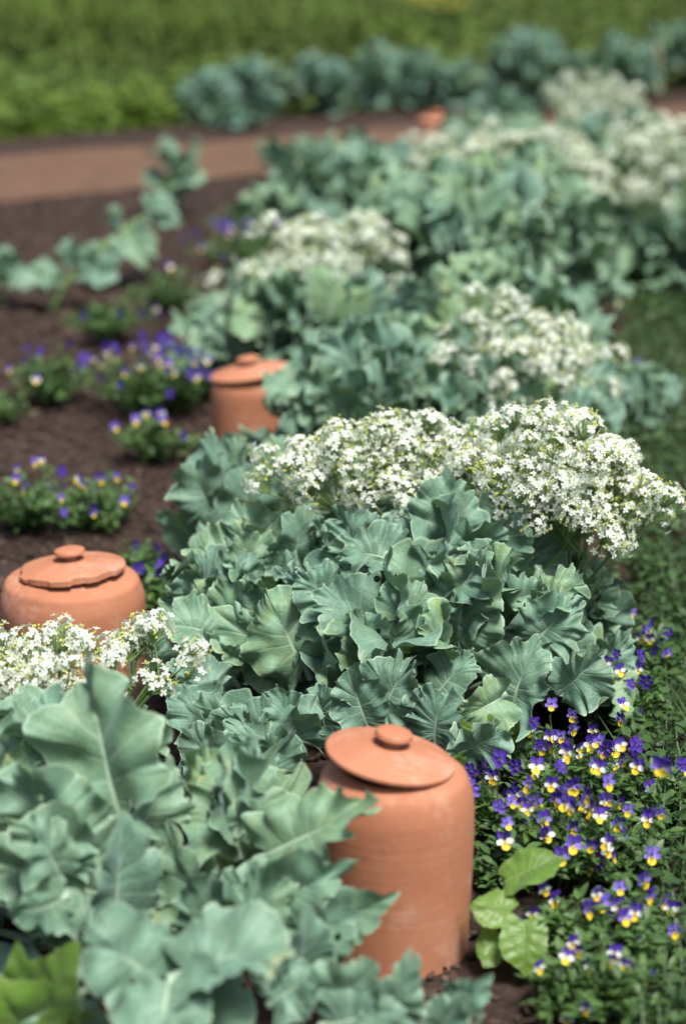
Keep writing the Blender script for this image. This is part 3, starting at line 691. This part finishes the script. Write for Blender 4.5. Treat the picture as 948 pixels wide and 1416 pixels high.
for i, (lab, px, py, rad, h, nl, heads) in enumerate(far):
    c = np.array(G(px, py)); c[2] = 0; r = np.random.default_rng(50 + i)
    t = thing('sea_kale', lab, 'plant', c, GK)
    sp = dome_leaves(r, c, rad, h, int(nl * 2.2), (.09, .17), style=(MEDIUM, CURLY, MEDIUM))
    plant_leaves(r, t, sp, c, res=(44, 5), separate=False)
    for (hx, hy, dY, rx, ry, rz, n) in heads:
        flower_head(r, t, c, P(hx, hy, c[1] + dY), (rx * .95, ry, rz), min(99, int(n * 1.3)), c + np.array((0, dY * .6, h * .3)), scale=1.0, jit=.034)

# -- row of brassicas beyond the path
row = [(295, 172, .20, .32), (352, 165, .26, .40), (450, 158, .25, .38), (512, 152, .24, .42), (575, 150, .24, .36), (640, 150, .2, .32), (722, 150, .34, .50), (690, 190, .22, .3),
       (800, 140, .22, .34), (855, 138, .25, .44), (940, 120, .28, .46), (318, 178, .15, .15)]
where = ['first of the row at its left end', 'second of the row, taller than the first', 'third of the row, low and broad', 'fourth of the row', 'fifth of the row, under the yellow flowers',
         'sixth of the row, small', 'tallest of the row, wide and round', 'set forward of the row onto the path edge', 'just right of the tallest one', 'left of the wooden stake', 'right of the wooden stake at the photo edge', 'lying low in front of the first two']
for i, ((px, py, rad, h), wh) in enumerate(zip(row, where)):
    c = np.array(G(px, py)); c[2] = 0; r = np.random.default_rng(80 + i)
    t = thing('cabbage_plant', 'blurred blue-green cabbage beyond the path, ' + wh, 'cabbage', c, 'row of cabbages beyond the path')
    plant_leaves(r, t, dome_leaves(r, c, rad, h * .82, 60, (.10, .20), style=(MEDIUM, CURLY), kr=(.6, 1.25)), c, m='far', res=(26, 4), separate=False)

# -- leggy young plants on the left: a leaning green stalk with a few broad leaves
def stalky(label, pts, leaves, seed):
    r = np.random.default_rng(seed); b = np.array(pts[0]); t = thing('young_cabbage', label, 'cabbage', b, 'young leggy cabbages on the left of the bed')
    s = Acc(); V, F = tube(np.array(pts) - b, np.linspace(.020, .012, len(pts)), 8); s.add(V, F4=F, tint=.6); s.build('stalk', ['stem'], t)
    for (k, tip, W) in leaves:
        bb = np.array(pts[k]); V, F, UV = leaf_between(r, bb - b, np.array(tip) - b, W * .82, (r.normal(0, .6), -.5, .8), .72, nv=40, nu=6, ruffle=.13, freq=3.5, lobe=.22, nl=4, frill=.02, droop=r.uniform(.5, 1.2), fold=.55, twist=r.normal(0, .3))
        a = Acc(); a.add(V, F4=F, uv=UV, tint=float(np.clip(r.normal(.3, .15), 0, 1))); a.build('leaf', ['kale'], t)
Y = 8.2
def pp(px, py, Y): return P(px, py, Y)
g0 = G(72, 428); Y = g0[1]
stalky('young cabbage with a leaning pale stalk and drooping leaves at the left', [g0, pp(88, 395, Y), pp(110, 372, Y)],
       [(1, pp(15, 400, Y - .1), .14), (2, pp(100, 325, Y), .10), (2, pp(130, 350, Y), .12), (1, pp(40, 365, Y), .09), (2, pp(165, 385, Y - .1), .14), (1, pp(60, 405, Y - .1), .1)], 1)
g0 = G(120, 395); Y = g0[1]
stalky('long sprawling young cabbage leaning to the right across dark soil', [g0, pp(140, 345, Y), pp(170, 322, Y), pp(200, 300, Y + .05)],
       [(1, pp(150, 392, Y - .15), .17), (2, pp(205, 365, Y - .1), .17), (2, pp(165, 290, Y), .13), (3, pp(245, 315, Y), .15), (3, pp(205, 272, Y + .1), .13), (3, pp(245, 285, Y), .12), (2, pp(190, 345, Y), .15), (1, pp(120, 360, Y), .12)], 2)
g0 = G(225, 300); Y = g0[1]
stalky('upright young cabbage standing close to the path edge', [g0, pp(228, 262, Y), pp(240, 235, Y)],
       [(2, pp(222, 195, Y), .16), (2, pp(268, 190, Y), .16), (1, pp(285, 245, Y), .16), (1, pp(200, 245, Y), .15), (2, pp(262, 215, Y), .15), (1, pp(245, 285, Y), .13), (2, pp(205, 215, Y), .13), (1, pp(265, 270, Y), .13)], 3)
g0 = G(2, 420); Y = g0[1]
stalky('young cabbage cut off by the left edge of the photo', [g0, pp(-5, 395, Y), pp(-8, 380, Y)],
       [(2, pp(28, 365, Y), .13), (2, pp(10, 338, Y), .10), (1, pp(30, 400, Y - .1), .13), (2, pp(-50, 370, Y), .15)], 4)

# ------------------------------------------------------------------ violas
def petal_geo(cx, cy, rx, ry, rot, z=0, n=8):
    q = np.linspace(0, 2 * np.pi, n, endpoint=False)
    x = rx * np.cos(q); y = ry * np.sin(q); c_, s_ = math.cos(rot), math.sin(rot)
    X = cx + x * c_ - y * s_; Y_ = cy + x * s_ + y * c_
    Z = z + .10 * np.sin(q * 2 + rot) + .12 * (X ** 2 + Y_ ** 2)
    V = np.concatenate([[[cx * .6, cy * .6, z - .1]], np.stack([X, Y_, Z], 1)])
    return V, [(0, 1 + i, 1 + (i + 1) % n) for i in range(n)]
def make_viola(kind, seed):
    """face-on flower in the local XZ plane facing -Y; two upper, two side and one lower petal"""
    r = np.random.default_rng(seed); a = Acc()
    up, side, low, lip = {'tri': (1, 3, 4, 1), 'dark': (1, 1, 1, 1), 'blue': (2, 2, 4, 1), 'pale': (1, 3, 4, 3), 'vw': (1, 2, 4, 1)}[kind]
    S = .0128
    def put(V, F, mi):
        V = np.asarray(V) * S * (1 + r.normal(0, .03)); a.add(np.stack([V[:, 0], -V[:, 2], V[:, 1]], 1), F3=F, mi=mi, tint=r.uniform())
    for s in (-1, 1):
        put(*petal_geo(.40 * s, .74, .46, .58, -.45 * s, -.16), up)
        put(*petal_geo(.60 * s, -.02, .50, .36, -.25 * s, -.02), side)
    put(*petal_geo(0, -.62, .56, .50, 0, .05), low)
    put(*petal_geo(0, -.10, .16, .15, 0, .14, 6), low)
    for s in (-1, 0, 1):
        V = [(s * .07, -.12, .17), (s * .30 - .02, -.42, .20), (s * .30 + .02, -.42, .20)]; put(V, [(0, 1, 2)], 1)
    # nodding stalk and calyx behind the flower
    q = np.linspace(0, 1, 6); pts = np.stack([0 * q, .004 + .010 * np.sin(q * 2.2), .002 - .030 * q ** 1.5], 1)
    V, F = tube(pts, .0007, 4); a.add(V, F4=F, mi=0, tint=.5)
    V = [(0, .006, .002), (.003, .001, .004), (-.003, .001, .004), (0, .001, -.003)]; a.add(V, F3=[(0, 1, 2), (0, 2, 3), (0, 3, 1)], mi=0)
    return a.mesh('flower', ['vleaf', 'vpurple', 'vlilac', 'vwhite', 'vyellow'])
VI = {k: [make_viola(k, 7 * i + j) for j in range(3)] for i, k in enumerate(('tri', 'dark', 'blue', 'pale', 'vw'))}

def viola(label, X, Y, rad, h, nleaf, fl, mix=('tri', 'tri', 'blue', 'dark', 'vw', 'pale'), seed=0, fpos=None, lsz=.020, group='violas growing in the bed'):
    r = np.random.default_rng(seed + 300); t = thing('viola', label, 'viola', (X, Y, 0), group)
    st = Acc(); fo = Acc(); tips = []
    ns = max(10, int(nleaf / 9))
    for i in range(ns):
        az = r.uniform(0, 6.28); k = math.sqrt(r.uniform(0, 1)); e = np.array((math.cos(az) * rad * k, math.sin(az) * rad * k, h * (1 - .45 * k * k) * r.uniform(.55, 1)))
        m_ = np.array((e[0] * .45, e[1] * .45, e[2] * .75)); q = np.linspace(0, 1, 6)[:, None]; pts = q * q * e + 2 * q * (1 - q) * m_
        V, F = tube(pts, np.linspace(.0016, .0010, 6), 4); st.add(V, F4=F, tint=r.uniform()); tips.append(e)
        nn = max(4, nleaf // ns)
        qq = r.uniform(.25, 1, nn)[:, None]; ps = qq * qq * e + 2 * qq * (1 - qq) * m_
        ps = ps + r.normal(0, .006, ps.shape); ps[:, 2] = np.maximum(ps[:, 2], .008)
        vleaf(fo, r, ps, lsz)
    fpos_ = []
    if fpos:
        for (px, py) in fpos:
            fpos_.append(P(px, py, Y + r.uniform(-.05, .05)) - np.array((X, Y, 0)))
    for i in range(fl):
        az = r.uniform(0, 6.28); k = math.sqrt(r.uniform(0, 1)); fpos_.append(np.array((math.cos(az) * rad * k, math.sin(az) * rad * k, h * (1 - .4 * k * k) * r.uniform(.85, 1.15))))
    for p_ in fpos_:
        kd = mix[r.integers(len(mix))]; o = bpy.data.objects.new('flower', VI[kd][r.integers(3)]); C.objects.link(o); o.parent = t
        o.location = tuple(p_); s = r.uniform(.75, 1.12); o.scale = (s, s, s)
        o.rotation_euler = (r.normal(-.15, .25), r.normal(0, .18), r.normal(.0, .65))
        e = p_ + np.array((0, .012, -.025)); b0 = np.array((e[0] * .6, e[1] * .6, e[2] * .25))
        q = np.linspace(0, 1, 5)[:, None]; pts = (1 - q) * b0 + q * e + r.normal(0, .001, (5, 3))
        V, F = tube(pts, .0009, 4); st.add(V, F4=F, tint=r.uniform())
    fo.build('foliage', ['vleaf'], t); st.build('stem', ['vleaf'], t)
    return t
def vleaf(a, r, pos, size):
    """narrow scalloped viola leaves"""
    n = len(pos); az = r.uniform(0, 6.28, n); el = r.uniform(-.3, .9, n); s = size * r.uniform(.6, 1.4, n)
    d = np.stack([np.cos(az) * np.cos(el), np.sin(az) * np.cos(el), np.sin(el)], 1)
    sx = np.stack([-np.sin(az), np.cos(az), r.normal(0, .4, n)], 1); nz = np.cross(d, sx)
    pts = [(0, 0, 0), (.3, .17, .05), (.6, .20, .05), (.85, .12, 0), (1.05, 0, -.08), (.85, -.12, 0), (.6, -.20, .05), (.3, -.17, .05), (.3, 0, 0), (.6, 0, -.01), (.85, 0, -.03)]
    V = np.stack([pos + d * (p[0] * s)[:, None] + sx * (p[1] * s)[:, None] + nz * (p[2] * s)[:, None] for p in pts], 1).reshape(-1, 3)
    b = np.arange(n)[:, None] * 11
    F4 = np.concatenate([b + np.array([q]) for q in ([8, 9, 2, 1], [9, 10, 3, 2], [8, 7, 6, 9], [9, 6, 5, 10])], 0)
    F3 = np.concatenate([b + np.array([q]) for q in ([0, 8, 1], [0, 7, 8], [10, 4, 3], [10, 5, 4])], 0)
    a.add(V, F4=F4, F3=F3, tint=np.repeat(r.uniform(0, 1, n), 11))

# right-hand patch: flower positions read off the photo
VR = [
 ('viola clump nearest the pot with dark purple flowers half hidden against its side', 680, 1180, .10, .15, 330, [(681, 1075), (668, 1150), (672, 1172), (672, 1212), (708, 1090), (690, 1050)], ('dark', 'dark', 'tri')),
 ('viola clump crowded with purple, white and yellow faces at the patch centre', 770, 1230, .13, .17, 560, [(744, 1110), (762, 1085), (812, 1162), (784, 1150), (808, 1185), (755, 1155), (752, 1133), (790, 1118), (776, 1062), (784, 1040), (741, 1060), (730, 1085), (770, 1105), (720, 1112), (730, 1140)], ('tri', 'vw', 'dark', 'tri', 'blue')),
 ('viola clump with pale lilac faces to the right of the patch centre', 850, 1230, .12, .15, 480, [(849, 1182), (868, 1121), (841, 1083), (828, 1062), (895, 1128), (812, 1100), (838, 1214), (842, 1106), (862, 1160), (815, 1200), (880, 1060), (858, 1030)], ('tri', 'blue', 'pale', 'tri', 'vw')),
 ('viola with one purple and yellow face above the round weed leaves', 770, 1330, .08, .12, 260, [(766, 1245)], ('tri',)),
 ('viola clump with yellow-lipped faces on the lower right of the patch', 850, 1340, .12, .13, 460, [(832, 1250), (833, 1304), (886, 1300), (878, 1262), (855, 1255), (850, 1270), (912, 1060), (918, 1062)], ('tri', 'vw', 'blue')),
 ('viola clump at the bottom edge with cream and yellow faces', 830, 1410, .12, .12, 460, [(847, 1340), (790, 1392), (816, 1338), (775, 1370), (882, 1345), (894, 1352), (784, 1410), (886, 1408), (845, 1402)], ('tri', 'pale', 'tri', 'vw')),
 ('viola clump above the patch centre with small blue and white faces', 800, 1130, .13, .15, 520, [(762, 975), (791, 990), (745, 1030), (738, 1000), (820, 1010), (816, 1030), (858, 995), (834, 1040), (862, 975), (880, 1030), (800, 1045)], ('tri', 'blue', 'vw', 'pale', 'dark')),
 ('viola clump in the kale shade with a bright blue and yellow face', 840, 1010, .13, .15, 480, [(814, 886), (852, 905), (828, 930), (820, 955), (870, 960), (880, 985), (835, 970)], ('tri', 'blue', 'dark')),
 ('topmost viola clump of the right patch below the blossom dome', 870, 950, .11, .14, 380, [(873, 848), (834, 850), (905, 900), (922, 905), (870, 870), (878, 915), (890, 888)], ('tri', 'dark', 'blue')),
 ('sparse leafy viola with few flowers beside the dark lawn', 900, 1140, .11, .12, 380, [(900, 1090), (915, 1120)], ('dark', 'vw')),
 ('low leafy viola beside the chip-covered soil right of the pot', 735, 1090, .09, .12, 300, [(698, 1035), (712, 1060), (760, 1020)], ('tri', 'dark')),
]
for i, (lab, px, py, rad, h, nl, fp, mix) in enumerate(VR):
    g0 = G(px, py); viola(lab, g0[0], g0[1], rad, h, int(nl * 1.35), [7, 20, 12, 4, 10, 9, 18, 16, 10, 6, 5][i], mix, i, fp, .024, 'violas along the right of the bed')
g0 = G(690, 1235); viola('leafy flowerless viola tuft between the tall pot and the round weed leaves', g0[0], g0[1], .075, .11, 300, 0, ('dark',), 33, None, .024, 'violas along the right of the bed')
g0 = G(770, 1395); viola('leafy flowerless viola tuft on the soil below the round weed leaves', g0[0], g0[1], .06, .08, 160, 0, ('dark',), 34, None, .024, 'violas along the right of the bed')
VL = [('blurred viola clump with lilac and yellow faces at the left edge, above the squat pot', 50, 735, .16, .15, 420, 14, ('tri', 'blue', 'tri')),
 ('blurred viola clump trailing right of the lilac-faced left edge clump', 140, 735, .14, .13, 380, 9, ('blue', 'tri', 'pale')),
 ('dense blurred viola clump full of purple flowers left of the small pot', 205, 575, .20, .20, 680, 42, ('dark', 'blue', 'vw', 'tri', 'dark')),
 ('blurred viola just right of the dense purple clump, nearly touching the small pot', 250, 570, .10, .17, 260, 6, ('tri', 'pale', 'vw')),
 ('blurred viola clump with scattered purple flowers near the left edge', 72, 560, .14, .17, 420, 9, ('dark', 'tri', 'vw')),
 ('small blurred green viola below the dense purple clump', 215, 640, .12, .13, 360, 6, ('blue', 'tri')),
 ('blurred leafy viola with one yellow face on soil behind the purple clump', 150, 475, .17, .16, 420, 4, ('tri', 'dark')),
 ('blurred viola with few flowers under the leaning young cabbage', 235, 435, .16, .16, 400, 3, ('tri', 'dark')),
 ('dark purple blurred viola drift beside the cream blossom', 345, 372, .26, .16, 420, 20, ('dark', 'blue', 'dark')),
 ('far blurred viola tuft between young cabbage and far kale', 350, 330, .22, .14, 340, 4, ('dark', 'dark')),
 ('tiny green viola tuft cut by the left edge', 5, 590, .09, .10, 160, 0, ('dark',)),
 ('viola peeping out between the squat pot and the kale leaves', 222, 850, .09, .11, 240, 6, ('tri', 'dark')),
 ('viola with dark flowers on the soil just above the squat pot', 190, 800, .07, .09, 160, 3, ('vw', 'tri')),
 ('blurred viola with two lilac flowers in the dark lawn on the right', 895, 560, .10, .12, 200, 3, ('blue',)),
]
for i, (lab, px, py, rad, h, nl, fl, mix) in enumerate(VL):
    g0 = G(px, py); viola(lab, g0[0], g0[1], rad * 1.08, h * 1.1, int(nl * 1.3), int(fl * 1.25), tuple(mix) + ('dark', 'dark', 'blue'), 40 + i, None, .026, 'violas along the left of the bed')

# ------------------------------------------------------------------ bright green broad-leaved weeds
def weed(label, g0, leaves, seed):
    r = np.random.default_rng(seed); g0 = np.array(g0); t = thing('broad_leaved_weed', label, 'weed', g0, 'bright green broad-leaved weeds')
    for (tip, W, nr, tint, bl) in leaves:
        if isinstance(tip, tuple):      # (top of the stalk, leaf tip)
            b0, t0 = tip[0] - g0, tip[1] - g0; q = np.linspace(0, 1, 7)[:, None]; m_ = np.array((b0[0] * .35, b0[1] * .5, b0[2] * .8))
            sk = Acc(); V, F = tube(2 * q * (1 - q) * m_ + q * q * b0, np.linspace(.0028, .0018, 7), 6); sk.add(V, F4=F, tint=.6)
            sk.build('stalk', ['stem'], t)
            V, F, UV = leaf_between(r, b0, t0, W, nr, .97, nv=56, nu=8, ruffle=.03, freq=4, lobe=.05, nl=9, droop=.5, fold=.12, twist=.1, prad=.0015, nveins=7, nj=.1)
            a = Acc(); a.add(V, F4=F, uv=UV, tint=tint); a.build('leaf', ['bright'], t); continue
        V, F, UV = leaf_between(r, np.array((0, 0, .01)), np.array(tip) - g0, W, nr, bl, nv=56, nu=8, ruffle=.022, freq=4, lobe=.05, nl=7, droop=.9, fold=.02, twist=.1, prad=.0025, nveins=7, nj=.1)
        a = Acc(); a.add(V, F4=F, uv=UV, tint=tint); a.build('leaf', ['bright'], t)
g0 = G(705, 1330); Y = g0[1]
weed('bright green weed with heart-shaped leaves on soil right of the tall pot', g0,
     [((P(724, 1272, Y - .04), P(727, 1350, Y - .09)), .072, (.1, -1, .5), .5, 0), ((P(706, 1262, Y - .02), P(650, 1256, Y - .03)), .058, (-.1, -.8, .8), .7, 0),
      ((P(690, 1290, Y - .02), P(668, 1338, Y - .06)), .05, (-.2, -1, .5), .3, 0), ((P(698, 1218, Y + .02), P(786, 1188, Y + .02)), .075, (-.1, -.45, 1), .4, 0),
      ((P(705, 1295, Y), P(712, 1268, Y + .01)), .03, (.2, -.8, .8), .2, 0)], 1)
g0 = G(660, 1075); Y = g0[1] ; 
weed('light green leafy weed tucked between the middle kale and the pot lid', g0,
     [(P(650, 965, Y), .09, (0, -1, .7), .7, .6), (P(690, 1000, Y), .08, (.2, -1, .7), .6, .6), (P(630, 1005, Y), .07, (0, -1, .7), .6, .6), (P(715, 985, Y), .06, (.2, -1, .7), .5, .6)], 2)
g0 = P(60, 1420, 2.75); g0[2] = 0.0; Y = 2.62
weed('large yellow-green leafy weed under the kale in the bottom left corner', g0,
     [(P(-20, 1350, Y), .15, (0, -.8, 1), .5, .7), (P(110, 1300, Y + .03), .12, (0, -.9, 1), .4, .7), (P(60, 1400, Y - .02), .13, (.1, -.9, 1), .3, .7), (P(25, 1300, Y + .05), .11, (0, -.9, 1), .2, .7)], 3)

# ------------------------------------------------------------------ stake and yellow wildflowers beyond the path
g0 = G(910, 128); a = Acc()
hx, hy, hz = .020, .012, .30
V = []
for (z, k) in ((-.05, 1), (hz * .5, 1.02), (hz - .01, 1), (hz, .8)):
    V += [(-hx * k, -hy * k, z), (hx * k, -hy * k, z), (hx * k, hy * k, z), (-hx * k, hy * k, z)]
F = [(4 * k + i, 4 * k + (i + 1) % 4, 4 * k + 4 + (i + 1) % 4, 4 * k + 4 + i) for k in range(3) for i in range(4)] + [(12, 13, 14, 15)]
a.add(V, F4=F); o = a.build('wooden_stake', ['wood'], smooth=False); o.location = tuple(g0); o.rotation_euler = (0, R(-5), 0)
tag(o, 'short pale wooden marker stake leaning among the far cabbages', 'stake')
for i, (px, py, n, lab) in enumerate([(592, 62, 60, 'clump of yellow wildflowers in the meadow above the cabbage row'), (850, 30, 40, 'thin drift of yellow wildflowers at the top right of the meadow')]):
    r = np.random.default_rng(400 + i); g0 = np.array(G(px, py)); g0[2] = 0; t = thing('yellow_wildflower', lab, 'wildflower', g0)
    s = Acc(); f = Acc()
    for k in range(n):
        e = np.array((r.normal(0, .16 + .25 * i), r.normal(0, .2), r.uniform(.28, .42)))
        V, F = tube([(e[0] * .7, e[1] * .7, -.03), e * .9, e], .003, 4); s.add(V, F4=F)
        q = np.linspace(0, 6.28, 9)[:-1]; rr = .026 * r.uniform(.7, 1.2)
        V = np.concatenate([[e + (0, 0, .006)], np.stack([e[0] + rr * np.cos(q), e[1] + rr * np.sin(q), e[2] + .008 + 0 * q], 1)]); f.add(V, F3=[(0, 1 + j, 1 + (j + 1) % 8) for j in range(8)], tint=r.uniform())
    s.build('stem', ['vleaf'], t); f.build('blossoms', ['yellow'], t)
